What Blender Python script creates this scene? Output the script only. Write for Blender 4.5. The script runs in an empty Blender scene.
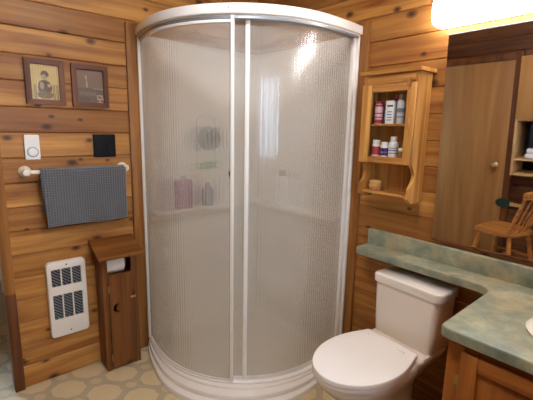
import bpy, bmesh, math, random
from mathutils import Vector, Matrix
random.seed(7)
PI = math.pi
SC = bpy.context.scene
COL = SC.collection

# ------------------------------------------------------------------ camera
F_PX, YAW, PITCH, ROLL = 382.65, 0.70263, 0.18302, 0.019927
CAM = Vector((2.392, -1.91, 1.5))
fw = Vector((-math.cos(YAW)*math.cos(PITCH), math.sin(YAW)*math.cos(PITCH), -math.sin(PITCH)))
rt = fw.cross(Vector((0, 0, 1))).normalized()
up = rt.cross(fw)
r2 = rt*math.cos(ROLL) + up*math.sin(ROLL)
u2 = -rt*math.sin(ROLL) + up*math.cos(ROLL)
cd = bpy.data.cameras.new('camera')
cd.sensor_fit = 'HORIZONTAL'; cd.sensor_width = 36.0
cd.lens = F_PX/533*36.0
cd.clip_start = 0.02
cam = bpy.data.objects.new('camera', cd)
COL.objects.link(cam)
mw = Matrix.Identity(4)
for i in range(3):
    mw[i][0] = r2[i]; mw[i][1] = u2[i]; mw[i][2] = -fw[i]; mw[i][3] = CAM[i]
cam.matrix_world = mw
SC.camera = cam

# ------------------------------------------------------------------ world, exposure, light
w = bpy.data.worlds.new('world'); SC.world = w
w.use_nodes = True
bg = w.node_tree.nodes['Background']
bg.inputs[0].default_value = (0.62, 0.80, 1.0, 1)
bg.inputs[1].default_value = 16.0
SC.view_settings.view_transform = 'Standard'
SC.view_settings.look = 'None'
SC.view_settings.gamma = 1.0
SC.view_settings.use_curve_mapping = False
SC.view_settings.exposure = 0.85
SC.cycles.use_denoising = True
SC.cycles.sample_clamp_indirect = 4.0
SC.cycles.sample_clamp_direct = 6.0
SC.cycles.blur_glossy = 0.1
SC.cycles.max_bounces = 14
SC.cycles.diffuse_bounces = 6
SC.cycles.glossy_bounces = 6
SC.cycles.transmission_bounces = 10
SC.cycles.transparent_max_bounces = 12
FIXTURE_EMIT = 13.0
FILL_EMIT = 42.0

# ------------------------------------------------------------------ materials
def lin(r, g, b):
    f = lambda c: (c/255/12.92) if c/255 <= 0.04045 else ((c/255+0.055)/1.055)**2.4
    return (f(r), f(g), f(b), 1)

def new_mat(name):
    m = bpy.data.materials.new(name); m.use_nodes = True
    nt = m.node_tree
    return m, nt, nt.nodes['Principled BSDF'], nt.nodes['Material Output']

def nd(nt, typ, **kw):
    n = nt.nodes.new(typ)
    for k, v in kw.items(): setattr(n, k, v)
    return n

def mth(nt, op, a, b=None, c=None, clamp=False):
    n = nd(nt, 'ShaderNodeMath', operation=op, use_clamp=clamp)
    for i, v in enumerate((a, b, c)):
        if v is None: continue
        if isinstance(v, (int, float)): n.inputs[i].default_value = v
        else: nt.links.new(v, n.inputs[i])
    return n.outputs[0]

def mixc(nt, fac, a, b, mode='MIX'):
    n = nd(nt, 'ShaderNodeMix', data_type='RGBA', blend_type=mode)
    for s, v in ((0, fac), (6, a), (7, b)):
        if isinstance(v, (int, float)): n.inputs[s].default_value = v
        elif isinstance(v, tuple): n.inputs[s].default_value = v
        else: nt.links.new(v, n.inputs[s])
    return n.outputs[2]

def plain(name, col, rough=0.5, metal=0.0, bump=0.0, bscale=200, coat=0.0, var=0.0, spec=0.5):
    m, nt, b, o = new_mat(name)
    b.inputs['Base Color'].default_value = col
    b.inputs['Roughness'].default_value = rough
    b.inputs['Metallic'].default_value = metal
    b.inputs['Coat Weight'].default_value = coat
    b.inputs['Specular IOR Level'].default_value = spec
    tc = nd(nt, 'ShaderNodeTexCoord')
    n = nd(nt, 'ShaderNodeTexNoise'); n.inputs['Scale'].default_value = bscale if bump else 9
    nt.links.new(tc.outputs['Object'], n.inputs['Vector'])
    if bump:
        bp = nd(nt, 'ShaderNodeBump'); bp.inputs['Strength'].default_value = bump
        bp.inputs['Distance'].default_value = 0.002
        nt.links.new(n.outputs['Fac'], bp.inputs['Height']); nt.links.new(bp.outputs[0], b.inputs['Normal'])
    if var:
        c2 = tuple(c*(1-var) for c in col[:3]) + (1,)
        nt.links.new(mixc(nt, n.outputs['Fac'], col, c2), b.inputs['Base Color'])
    return m

def wood(name, light, dark, axis='X', knots=0.0, rough=0.48, scale=1.0, tone=0.35, knotcol=(46, 22, 12), coat=0.02, grain=1.0, flat='Y'):
    """planed wood, grain along axis; knots scattered over the face (flat = the face's normal)"""
    m, nt, b, o = new_mat(name)
    tc = nd(nt, 'ShaderNodeTexCoord'); oi = nd(nt, 'ShaderNodeObjectInfo')
    rv = nd(nt, 'ShaderNodeCombineXYZ')
    for i, k in enumerate((37.0, 13.0, 71.0)):
        nt.links.new(mth(nt, 'MULTIPLY', oi.outputs['Random'], k), rv.inputs[i])
    add = nd(nt, 'ShaderNodeVectorMath', operation='ADD')
    nt.links.new(tc.outputs['Object'], add.inputs[0]); nt.links.new(rv.outputs[0], add.inputs[1])
    P = add.outputs[0]
    # knots: two-dimensional cells over the face
    bandpush = None
    kn = None
    if knots > 0:
        mp = nd(nt, 'ShaderNodeMapping')
        s = [1.0, 1.0, 1.0]
        s['XYZ'.index(axis)] = 0.62
        s['XYZ'.index(flat)] = 0.0
        mp.inputs['Scale'].default_value = [v*7.0 for v in s]
        nt.links.new(P, mp.inputs['Vector'])
        off = nd(nt, 'ShaderNodeVectorMath', operation='ADD'); nt.links.new(mp.outputs[0], off.inputs[0]); nt.links.new(rv.outputs[0], off.inputs[1])
        vo = nd(nt, 'ShaderNodeTexVoronoi', voronoi_dimensions='2D'); vo.inputs['Scale'].default_value = 1.0
        so = nd(nt, 'ShaderNodeSeparateXYZ'); nt.links.new(off.outputs[0], so.inputs[0])
        co = nd(nt, 'ShaderNodeCombineXYZ')
        face = [a for a in 'XYZ' if a != flat]
        for i, a in enumerate(face): nt.links.new(so.outputs[a], co.inputs[i])
        nt.links.new(co.outputs[0], vo.inputs['Vector'])
        sep = nd(nt, 'ShaderNodeSeparateColor'); nt.links.new(vo.outputs['Color'], sep.inputs[0])
        exists = mth(nt, 'LESS_THAN', sep.outputs[0], knots)
        size = mth(nt, 'MULTIPLY_ADD', sep.outputs[1], 0.08, 0.05)
        d = mth(nt, 'DIVIDE', vo.outputs['Distance'], size)
        core = mth(nt, 'SUBTRACT', 1.25, d, clamp=True)
        kn = mth(nt, 'MULTIPLY', mth(nt, 'POWER', core, 0.7), exists, clamp=True)
        halo = mth(nt, 'MULTIPLY', mth(nt, 'DIVIDE', 1.0, mth(nt, 'MULTIPLY_ADD', mth(nt, 'POWER', d, 2.0), 0.35, 1.0)), exists)
        bandpush = halo
    # long grain
    mg = nd(nt, 'ShaderNodeMapping')
    s = [26.0*scale]*3; s['XYZ'.index(axis)] = 1.3*scale
    mg.inputs['Scale'].default_value = s
    nt.links.new(P, mg.inputs['Vector'])
    n1 = nd(nt, 'ShaderNodeTexNoise'); n1.inputs['Scale'].default_value = 1.0; n1.inputs['Detail'].default_value = 5; n1.inputs['Roughness'].default_value = 0.6
    n1.inputs['Distortion'].default_value = 0.6
    nt.links.new(mg.outputs[0], n1.inputs['Vector'])
    # cathedral bands
    mb = nd(nt, 'ShaderNodeMapping')
    s = [9.0*scale]*3; s['XYZ'.index(axis)] = 0.7*scale
    mb.inputs['Scale'].default_value = s
    nt.links.new(P, mb.inputs['Vector'])
    n2 = nd(nt, 'ShaderNodeTexNoise'); n2.inputs['Scale'].default_value = 1.0; n2.inputs['Detail'].default_value = 1.5
    nt.links.new(mb.outputs[0], n2.inputs['Vector'])
    v = mth(nt, 'MULTIPLY', n2.outputs['Fac'], 16.0)
    if bandpush is not None: v = mth(nt, 'MULTIPLY_ADD', bandpush, 1.6, v)
    band = mth(nt, 'MULTIPLY_ADD', mth(nt, 'SINE', v), 0.5, 0.5)
    g1 = mth(nt, 'MULTIPLY_ADD', n1.outputs['Fac'], 2.2*grain, 0.42-1.1*grain)
    f = mth(nt, 'ADD', g1, mth(nt, 'MULTIPLY_ADD', band, 0.40*grain, -0.20*grain), clamp=True)
    L, D = lin(*light), lin(*dark)
    col = mixc(nt, f, L, D)
    # each board its own tone
    tn = mth(nt, 'MULTIPLY', mth(nt, 'FRACT', mth(nt, 'MULTIPLY', oi.outputs['Random'], 91.7)), tone)
    col = mixc(nt, tn, col, mixc(nt, 0.5, D, tuple(c*0.55 for c in D[:3])+(1,)))
    if kn is not None:
        col = mixc(nt, mth(nt, 'MULTIPLY', halo, 0.38), col, D)
        col = mixc(nt, mth(nt, 'MULTIPLY', kn, 0.92), col, lin(*knotcol))
    nt.links.new(col, b.inputs['Base Color'])
    b.inputs['Roughness'].default_value = rough
    b.inputs['Specular IOR Level'].default_value = 0.28
    b.inputs['Coat Weight'].default_value = coat; b.inputs['Coat Roughness'].default_value = 0.25
    bp = nd(nt, 'ShaderNodeBump'); bp.inputs['Strength'].default_value = 0.15; bp.inputs['Distance'].default_value = 0.001
    nt.links.new(n1.outputs['Fac'], bp.inputs['Height']); nt.links.new(bp.outputs[0], b.inputs['Normal'])
    return m

MT = {}
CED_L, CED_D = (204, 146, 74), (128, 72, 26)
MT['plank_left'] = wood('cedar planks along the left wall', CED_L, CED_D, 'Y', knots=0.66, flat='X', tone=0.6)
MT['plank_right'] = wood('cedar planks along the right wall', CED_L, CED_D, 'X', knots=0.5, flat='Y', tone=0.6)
MT['plank_rear'] = wood('cedar planks shaded in colour', (128, 80, 48), (74, 42, 24), 'X', knots=0.38, flat='Y', tone=0.4)  # same cedar boards; the rear wall's lack of light is put into the colour
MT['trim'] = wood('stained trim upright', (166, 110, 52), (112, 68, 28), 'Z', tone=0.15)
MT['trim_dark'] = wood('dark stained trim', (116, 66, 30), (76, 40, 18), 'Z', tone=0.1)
MT['backing'] = plain('dark joint backing', lin(40, 22, 12), 0.9)
MT['oak_v'] = wood('golden oak upright grain', (208, 152, 78), (148, 90, 36), 'Z', tone=0.08)
MT['oak_h'] = wood('golden oak cross grain', (204, 146, 74), (146, 88, 34), 'X', tone=0.08)
MT['house_v'] = wood('brown stained pine upright grain', (128, 76, 30), (82, 44, 16), 'Z', tone=0.1, knots=0.2, flat='X')
MT['house_h'] = wood('brown stained pine cross grain', (146, 92, 40), (96, 54, 20), 'Y', tone=0.1)
MT['vanity_v'] = wood('orange oak upright grain', (176, 106, 42), (128, 68, 24), 'Z', tone=0.05)
MT['vanity_h'] = wood('orange oak cross grain', (176, 106, 42), (128, 68, 24), 'X', tone=0.05)
MT['door'] = wood('tan plywood door', (172, 126, 74), (136, 92, 48), 'Z', tone=0.05, scale=0.6, grain=0.8)
MT['frame'] = wood('dark walnut picture frame', (116, 64, 38), (70, 36, 20), 'Y', tone=0.1)
MT['chair'] = wood('golden pine chair', (186, 122, 54), (140, 80, 28), 'Y', tone=0.05)
MT['white_metal'] = plain('white enamelled aluminium', lin(236, 234, 228), 0.3, coat=0.3)
MT['grey_metal'] = plain('grey anodised track', lin(150, 152, 156), 0.4, 0.6)
MT['acrylic'] = plain('glossy white acrylic', lin(236, 230, 220), 0.18, coat=0.4)
MT['surround'] = plain('white shower surround', lin(246, 244, 236), 0.3)
MT['porcelain'] = plain('white porcelain', lin(240, 232, 220), 0.08, coat=0.6)
MT['seat_plastic'] = plain('white seat plastic', lin(246, 242, 236), 0.22, coat=0.2)
MT['ivory'] = plain('ivory plastic', lin(238, 228, 206), 0.35)
MT['white_plastic'] = plain('white plastic', lin(238, 236, 230), 0.35)
MT['heater_white'] = plain('cream white enamel', lin(238, 234, 224), 0.35)
MT['slat'] = plain('grey louvre metal', lin(120, 122, 128), 0.4, 0.3)
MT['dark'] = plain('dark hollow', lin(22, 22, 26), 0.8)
MT['black_gloss'] = plain('black glass', lin(8, 9, 14), 0.25, spec=0.25)
MT['black'] = plain('black plastic', lin(16, 15, 15), 0.5)
MT['brass'] = plain('aged brass', lin(180, 150, 96), 0.35, 0.9)
MT['knob_brass'] = plain('polished pale brass', lin(236, 214, 160), 0.2, 0.8)
MT['chrome'] = plain('chrome', lin(210, 208, 200), 0.15, 1.0)
MT['paper'] = plain('white tissue paper', lin(244, 242, 240), 0.9, bump=0.3, bscale=300)
MT['card'] = plain('brown card core', lin(150, 116, 80), 0.9)
MT['mirror'] = plain('silvered mirror', (0.86, 0.86, 0.85, 1), 0.015, 1.0)
MT['sheer'] = plain('pale sheer curtain', lin(222, 220, 232), 0.9)

def fabric():
    m, nt, b, o = new_mat('charcoal waffle towelling')
    b.inputs['Roughness'].default_value = 0.95
    b.inputs['Sheen Weight'].default_value = 0.3
    uv = nd(nt, 'ShaderNodeUVMap')
    sep = nd(nt, 'ShaderNodeSeparateXYZ'); nt.links.new(uv.outputs[0], sep.inputs[0])
    k = 2*PI/0.0135
    a = mth(nt, 'SINE', mth(nt, 'MULTIPLY', sep.outputs[0], k)); c = mth(nt, 'SINE', mth(nt, 'MULTIPLY', sep.outputs[1], k))
    h = mth(nt, 'MAXIMUM', a, c)
    n = nd(nt, 'ShaderNodeTexNoise'); n.inputs['Scale'].default_value = 40
    h2 = mth(nt, 'MULTIPLY_ADD', h, 0.36, 0.5, clamp=True)
    col = mixc(nt, h2, lin(46, 48, 52), lin(118, 118, 120))
    col = mixc(nt, mth(nt, 'MULTIPLY', n.outputs['Fac'], 0.25), col, lin(80, 80, 82))
    nt.links.new(col, b.inputs['Base Color'])
    bp = nd(nt, 'ShaderNodeBump'); bp.inputs['Strength'].default_value = 0.8; bp.inputs['Distance'].default_value = 0.003
    nt.links.new(h, bp.inputs['Height']); nt.links.new(bp.outputs[0], b.inputs['Normal'])
    return m
MT['towel'] = fabric()

def laminate():
    m, nt, b, o = new_mat('mottled green laminate')
    tc = nd(nt, 'ShaderNodeTexCoord')
    n1 = nd(nt, 'ShaderNodeTexNoise'); n1.inputs['Scale'].default_value = 7; n1.inputs['Detail'].default_value = 6; n1.inputs['Roughness'].default_value = 0.65
    n2 = nd(nt, 'ShaderNodeTexNoise'); n2.inputs['Scale'].default_value = 5; n2.inputs['Detail'].default_value = 4; n2.inputs['Distortion'].default_value = 1.0
    n3 = nd(nt, 'ShaderNodeTexNoise'); n3.inputs['Scale'].default_value = 60; n3.inputs['Detail'].default_value = 3
    mp = nd(nt, 'ShaderNodeMapping'); mp.inputs['Location'].default_value = (3.1, 7.7, 1.3)
    for n in (n1, n3): nt.links.new(tc.outputs['Object'], n.inputs['Vector'])
    nt.links.new(tc.outputs['Object'], mp.inputs['Vector']); nt.links.new(mp.outputs[0], n2.inputs['Vector'])
    r1 = nd(nt, 'ShaderNodeValToRGB')
    r1.color_ramp.elements[0].position = 0.33; r1.color_ramp.elements[0].color = lin(108, 116, 102)
    r1.color_ramp.elements[1].position = 0.66; r1.color_ramp.elements[1].color = lin(186, 180, 146)
    e = r1.color_ramp.elements.new(0.5); e.color = lin(146, 148, 122)
    nt.links.new(n1.outputs['Fac'], r1.inputs[0])
    r2_ = nd(nt, 'ShaderNodeValToRGB')
    r2_.color_ramp.elements[0].position = 0.52; r2_.color_ramp.elements[0].color = (0, 0, 0, 1)
    r2_.color_ramp.elements[1].position = 0.68; r2_.color_ramp.elements[1].color = (1, 1, 1, 1)
    nt.links.new(n2.outputs['Fac'], r2_.inputs[0])
    col = mixc(nt, mth(nt, 'MULTIPLY', r2_.outputs[0], 0.55), r1.outputs[0], lin(198, 172, 122))
    col = mixc(nt, mth(nt, 'MULTIPLY', n3.outputs['Fac'], 0.5), col, lin(98, 104, 92))
    nt.links.new(col, b.inputs['Base Color'])
    b.inputs['Roughness'].default_value = 0.42
    return m
MT['laminate'] = laminate()

def reeded():
    m, nt, b, o = new_mat('reeded translucent shower glazing')
    b.inputs['Base Color'].default_value = (0.985, 0.98, 0.97, 1)
    b.inputs['Transmission Weight'].default_value = 1.0
    b.inputs['Roughness'].default_value = 0.17
    b.inputs['IOR'].default_value = 1.22
    uv = nd(nt, 'ShaderNodeUVMap')
    sep = nd(nt, 'ShaderNodeSeparateXYZ'); nt.links.new(uv.outputs[0], sep.inputs[0])
    mp = nd(nt, 'ShaderNodeMapping'); mp.inputs['Scale'].default_value = (70, 0.15, 1)
    nt.links.new(uv.outputs[0], mp.inputs['Vector'])
    n = nd(nt, 'ShaderNodeTexNoise', noise_dimensions='2D'); n.inputs['Scale'].default_value = 1.0; n.inputs['Detail'].default_value = 1
    nt.links.new(mp.outputs[0], n.inputs['Vector'])
    wv = mth(nt, 'SINE', mth(nt, 'MULTIPLY', sep.outputs[0], 2*PI/0.019))
    h = mth(nt, 'MULTIPLY_ADD', n.outputs['Fac'], 0.25, mth(nt, 'MULTIPLY', wv, 0.5))
    bp = nd(nt, 'ShaderNodeBump'); bp.inputs['Strength'].default_value = 0.36; bp.inputs['Distance'].default_value = 0.003
    nt.links.new(h, bp.inputs['Height']); nt.links.new(bp.outputs[0], b.inputs['Normal'])
    tl = nd(nt, 'ShaderNodeBsdfTranslucent'); tl.inputs[0].default_value = (0.95, 0.97, 0.91, 1)
    mx = nd(nt, 'ShaderNodeMixShader'); mx.inputs[0].default_value = 0.22
    nt.links.new(b.outputs[0], mx.inputs[1]); nt.links.new(tl.outputs[0], mx.inputs[2])
    df = nd(nt, 'ShaderNodeBsdfDiffuse'); df.inputs[0].default_value = (0.95, 0.96, 0.92, 1)
    m3 = nd(nt, 'ShaderNodeMixShader'); m3.inputs[0].default_value = 0.27
    nt.links.new(mx.outputs[0], m3.inputs[1]); nt.links.new(df.outputs[0], m3.inputs[2]); mx = m3
    tr = nd(nt, 'ShaderNodeBsdfTransparent'); tr.inputs[0].default_value = (0.985, 0.988, 0.98, 1)
    m2 = nd(nt, 'ShaderNodeMixShader'); m2.inputs[0].default_value = 0.55
    nt.links.new(mx.outputs[0], m2.inputs[1]); nt.links.new(tr.outputs[0], m2.inputs[2]); gl = nd(nt, 'ShaderNodeBsdfGlossy'); gl.inputs['Roughness'].default_value = 0.10
    b2 = nd(nt, 'ShaderNodeBump'); b2.inputs['Strength'].default_value = 0.10; b2.inputs['Distance'].default_value = 0.003
    nt.links.new(h, b2.inputs['Height']); nt.links.new(b2.outputs[0], gl.inputs['Normal'])
    lw = nd(nt, 'ShaderNodeLayerWeight'); lw.inputs['Blend'].default_value = 0.5
    refl = mth(nt, 'MULTIPLY_ADD', mth(nt, 'POWER', lw.outputs['Facing'], 4.0), 0.25, 0.045)
    m4 = nd(nt, 'ShaderNodeMixShader')
    nt.links.new(refl, m4.inputs[0]); nt.links.new(m2.outputs[0], m4.inputs[1]); nt.links.new(gl.outputs[0], m4.inputs[2])
    nt.links.new(m4.outputs[0], o.inputs[0])
    return m
MT['reeded'] = reeded()

def pane(name='thin clear pane', ior=1.45):
    m, nt, b, o = new_mat(name)
    tr = nd(nt, 'ShaderNodeBsdfTransparent'); gl = nd(nt, 'ShaderNodeBsdfGlossy'); gl.inputs['Roughness'].default_value = 0.03
    fr = nd(nt, 'ShaderNodeFresnel'); fr.inputs[0].default_value = ior
    mx = nd(nt, 'ShaderNodeMixShader')
    nt.links.new(fr.outputs[0], mx.inputs[0]); nt.links.new(tr.outputs[0], mx.inputs[1]); nt.links.new(gl.outputs[0], mx.inputs[2])
    nt.links.new(mx.outputs[0], o.inputs[0])
    return m
MT['pane'] = pane()
MT['soft_pane'] = pane('thin non-reflecting pane', 1.12)

def emit(name, col, s):
    m, nt, b, o = new_mat(name)
    b.inputs['Base Color'].default_value = (0.9, 0.9, 0.9, 1)
    b.inputs['Emission Color'].default_value = col
    b.inputs['Emission Strength'].default_value = s
    return m
MT['diffuser'] = emit('lit acrylic diffuser', (0.93, 0.98, 1.0, 1), FIXTURE_EMIT)
MT['dome'] = emit('added fill lamp glow', (0.96, 0.98, 1.0, 1), FILL_EMIT)  # glow of the added fill lamp on the ceiling

def vcol(name, rough=0.5):
    m, nt, b, o = new_mat(name)
    a = nd(nt, 'ShaderNodeAttribute'); a.attribute_name = 'print'
    nt.links.new(a.outputs['Color'], b.inputs['Base Color']); b.inputs['Roughness'].default_value = rough
    return m
MT['print'] = vcol('printed card')
MT['tile'] = plain('cream vinyl medallion', lin(212, 190, 148), 0.4, var=0.12)
MT['tile_small'] = plain('cream vinyl dot', lin(204, 182, 142), 0.4, var=0.12)
MT['floor'] = plain('grey tan vinyl ground', lin(182, 166, 136), 0.45, var=0.15)
MT['ceiling'] = wood('wooden ceiling boards', (196, 140, 72), (128, 76, 30), 'X', tone=0.1)
MT['side_wood'] = wood('wooden side wall', (186, 130, 66), (120, 70, 28), 'Y', tone=0.1)
MT['hall'] = plain('pale hall wall', lin(214, 204, 186), 0.8)

# ------------------------------------------------------------------ mesh helpers
def wloc(o):
    v = Vector((0, 0, 0))
    while o: v = v + o.location; o = o.parent
    return v

def link(name, me, mat, parent=None, local=False, smooth=False):
    """meshes are written in world coordinates unless local; origin of a lone thing moves to its base"""
    o = bpy.data.objects.new(name, me); COL.objects.link(o)
    if mat is not None and not me.materials: me.materials.append(MT[mat] if isinstance(mat, str) else mat)
    if smooth:
        for p in me.polygons: p.use_smooth = True
    if parent:
        o.parent = parent
        if not local: o.location = -wloc(parent)
    elif not local:
        vs = [v.co for v in me.vertices]
        lo = Vector([min(v[i] for v in vs) for i in range(3)]); hi = Vector([max(v[i] for v in vs) for i in range(3)])
        c = Vector(((lo.x+hi.x)/2, (lo.y+hi.y)/2, lo.z))
        me.transform(Matrix.Translation(-c)); o.location = c
    return o

def tag(o, label, cat, group=None):
    o['label'] = label; o['category'] = cat
    if group: o['group'] = group
    return o

def thing(name, label, cat, loc=(0, 0, 0), rz=0.0, group=None):
    o = bpy.data.objects.new(name, None); COL.objects.link(o)
    o.location = loc; o.rotation_euler = (0, 0, rz); o.empty_display_size = 0.05
    return tag(o, label, cat, group)

def struct(o):
    o['kind'] = 'structure'; return o

def bm_box(bm, lo, hi, bevel=0.0, seg=2):
    r = bmesh.ops.create_cube(bm, size=1.0)
    vs = r['verts']
    for v in vs:
        v.co = Vector([lo[i] + (v.co[i]+0.5)*(hi[i]-lo[i]) for i in range(3)])
    if bevel > 0:
        es = list({e for v in vs for e in v.link_edges})
        bmesh.ops.bevel(bm, geom=es, offset=bevel, segments=seg, profile=0.5, affect='EDGES')

def done(bm, name):
    bmesh.ops.recalc_face_normals(bm, faces=bm.faces)
    me = bpy.data.meshes.new(name); bm.to_mesh(me); bm.free()
    return me

def autosmooth(me, ang=35):
    bm = bmesh.new(); bm.from_mesh(me)
    for f in bm.faces: f.smooth = True
    lim = math.radians(ang)
    for e in bm.edges:
        e.smooth = not (len(e.link_faces) == 2 and e.calc_face_angle(0) > lim)
    bm.to_mesh(me); bm.free()
    return me

def box(name, mat, lo, hi, parent=None, bevel=0.002, local=False, seg=2):
    lo2 = [min(a, b) for a, b in zip(lo, hi)]; hi2 = [max(a, b) for a, b in zip(lo, hi)]
    bm = bmesh.new(); bm_box(bm, lo2, hi2, bevel, seg)
    return link(name, autosmooth(done(bm, name), 50), mat, parent, local)

def boxes(name, mat, lst, parent=None, bevel=0.002, local=False):
    bm = bmesh.new()
    for lo, hi in lst: bm_box(bm, lo, hi, bevel)
    return link(name, autosmooth(done(bm, name), 50), mat, parent, local)

def bm_loft(bm, rings, cap=True, closed=True):
    rs = [[bm.verts.new(p) for p in r] for r in rings]
    n = len(rs[0])
    for a, b in zip(rs[:-1], rs[1:]):
        for i in range(n if closed else n-1):
            j = (i+1) % n
            bm.faces.new((a[i], a[j], b[j], b[i]))
    if cap:
        bm.faces.new(rs[0][::-1]); bm.faces.new(rs[-1])
    return rs

def loft(name, mat, rings, parent=None, cap=True, local=False, ang=40):
    bm = bmesh.new(); bm_loft(bm, rings, cap)
    return link(name, autosmooth(done(bm, name), ang), mat, parent, local)

def frame_of(d):
    d = d.normalized()
    a = Vector((0, 0, 1)) if abs(d.z) < 0.9 else Vector((1, 0, 0))
    x = d.cross(a).normalized()
    return x, d.cross(x).normalized()

def tube_rings(pts, rad, n=12):
    pts = [Vector(p) for p in pts]
    rad = rad if isinstance(rad, (list, tuple)) else [rad]*len(pts)
    out = []
    for i, p in enumerate(pts):
        d = pts[min(i+1, len(pts)-1)] - pts[max(i-1, 0)]
        if i == 0: x, y = frame_of(d)
        else:
            dd = d.normalized(); x = (x - dd*x.dot(dd)).normalized(); y = dd.cross(x)
        out.append([p + x*rad[i]*math.cos(2*PI*k/n) + y*rad[i]*math.sin(2*PI*k/n) for k in range(n)])
    return out

def tube(name, mat, pts, rad, parent=None, n=12, local=False):
    return loft(name, mat, tube_rings(pts, rad, n), parent, True, local)

def lathe(name, mat, prof, c, axis='Z', parent=None, n=24, local=False, sx=1.0, sy=1.0):
    """prof: (radius, height) pairs along axis from c"""
    rings = []
    for r, h in prof:
        ring = []
        for k in range(n):
            a = 2*PI*k/n; u, v = r*math.cos(a)*sx, r*math.sin(a)*sy
            p = {'Z': (u, v, h), 'X': (h, u, v), 'Y': (u, h, v)}[axis]
            ring.append(Vector(c)+Vector(p))
        rings.append(ring)
    return loft(name, mat, rings, parent, True, local)

def prism(name, mat, poly, axis, a, b, parent=None, bevel=0.0015, local=False):
    """poly of 2D points in the plane across axis, extruded from a to b"""
    bm = bmesh.new()
    mk = {'X': lambda u, v, h: (h, u, v), 'Y': lambda u, v, h: (u, h, v), 'Z': lambda u, v, h: (u, v, h)}[axis]
    v0 = [bm.verts.new(mk(u, v, a)) for u, v in poly]; v1 = [bm.verts.new(mk(u, v, b)) for u, v in poly]
    n = len(poly)
    bm.faces.new(v0); bm.faces.new(v1[::-1])
    for i in range(n): bm.faces.new((v0[i], v1[i], v1[(i+1) % n], v0[(i+1) % n]))
    if bevel: bmesh.ops.bevel(bm, geom=[e for e in bm.edges if e.calc_face_angle(0) > 0.6], offset=bevel, segments=1, affect='EDGES')
    return link(name, autosmooth(done(bm, name), 35), mat, parent, local)

def rrect(w, h, r, n=6, cx=0.0, cy=0.0):
    out = []
    for (sx, sy, a0) in ((1, 1, 0), (-1, 1, 90), (-1, -1, 180), (1, -1, 270)):
        for k in range(n+1):
            a = math.radians(a0 + 90*k/n)
            out.append((cx + sx*(w/2-r) + r*math.cos(a), cy + sy*(h/2-r) + r*math.sin(a)))
    return out

# ------------------------------------------------------------------ room shell
RX, RY = 3.0, -2.6
BH = 0.1325
HC = 19*BH

def plank_mesh(name, L, axis, n_out, mat):
    """one plank: length L along axis from 0, height BH, face towards n_out, chamfered long edges"""
    t, c, g = 0.016, 0.0045, 0.0009
    prof = [(0, g), (t-c, g), (t, g+c), (t, BH-g-c), (t-c, BH-g), (0, BH-g)]
    bm = bmesh.new()
    ring = []
    for s in (0, L):
        ring.append([bm.verts.new((d*n_out, s, z) if axis == 'Y' else (s, d*n_out, z)) for d, z in prof])
    n = len(prof)
    bm.faces.new(ring[0]); bm.faces.new(ring[1][::-1])
    for i in range(n): bm.faces.new((ring[0][i], ring[1][i], ring[1][(i+1) % n], ring[0][(i+1) % n]))
    me = done(bm, name); me.materials.append(MT[mat])
    return me

NB = 19
# boards proud of the backing: wall planes x=0 and y=0 are the visible faces
wl = struct(box('wall_left', 'backing', (-0.10, -1.68, 0), (-0.016, 0.10, HC), bevel=0))
pm = plank_mesh('plank', 1.68, 'Y', 1, 'plank_left')
for i in range(NB):
    o = bpy.data.objects.new('plank', pm); COL.objects.link(o); o.parent = wl
    o.location = Vector((-0.016, -1.68, i*BH)) - wl.location
wr = struct(box('wall_right', 'backing', (-0.016, 0.016, 0), (RX, 0.10, HC), bevel=0))
pm = plank_mesh('plank', RX, 'X', -1, 'plank_right')
for i in range(NB):
    o = bpy.data.objects.new('plank', pm); COL.objects.link(o); o.parent = wr
    o.location = Vector((0, 0.016, i*BH)) - wr.location
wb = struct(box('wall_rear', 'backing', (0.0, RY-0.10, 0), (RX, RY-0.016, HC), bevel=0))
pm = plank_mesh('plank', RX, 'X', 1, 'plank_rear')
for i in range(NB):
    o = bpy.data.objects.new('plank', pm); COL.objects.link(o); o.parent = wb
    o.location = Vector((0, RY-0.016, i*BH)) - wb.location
# side wall behind the camera with its window opening
WY0, WY1, WZ0, WZ1 = -1.62, -0.86, 1.20, 2.06
ws = struct(boxes('wall_side', 'side_wood', [((RX, RY-0.1, 0), (RX+0.1, WY0, HC)), ((RX, WY1, 0), (RX+0.1, 0.1, HC)),
                                        ((RX, WY0, 0), (RX+0.1, WY1, WZ0)), ((RX, WY0, WZ1), (RX+0.1, WY1, HC))], bevel=0))
win = struct(boxes('window_1', 'oak_v', [((RX-0.02, WY0-0.06, WZ0-0.06), (RX+0.06, WY0, WZ1+0.06)), ((RX-0.02, WY1, WZ0-0.06), (RX+0.06, WY1+0.06, WZ1+0.06)),
                                         ((RX-0.02, WY0, WZ1), (RX+0.06, WY1, WZ1+0.06)), ((RX-0.04, WY0, WZ0-0.06), (RX+0.06, WY1, WZ0))]))
box('window_pane', 'pane', (RX+0.03, WY0, WZ0), (RX+0.034, WY1, WZ1), win, bevel=0)
struct(box('ceiling', 'ceiling', (-1.7, -3.2, HC), (RX+0.1, 0.1, HC+0.06), bevel=0))
struct(boxes('wall_hall', 'hall', [((-1.7, -3.2, 0), (-1.6, 0.1, 0.9)), ((-1.7, -3.2, 2.1), (-1.6, 0.1, HC)), ((-1.7, -3.2, 0.9), (-1.6, -2.6, 2.1)), ((-1.7, -1.9, 0.9), (-1.6, 0.1, 2.1))], bevel=0))
struct(box('window_2', 'pane', (-1.66, -2.6, 0.9), (-1.655, -1.9, 2.1), bevel=0))
struct(box('wall_hall_end', 'hall', (-1.6, 0.0, 0), (-0.10, 0.1, HC), bevel=0))
struct(box('wall_header', 'side_wood', (-0.10, RY-0.1, 2.06), (-0.001, -1.682, HC), bevel=0))
struct(box('wall_hall_far', 'hall', (-1.6, -3.2, 0), (RX+0.1, -3.1, HC), bevel=0))

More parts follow.
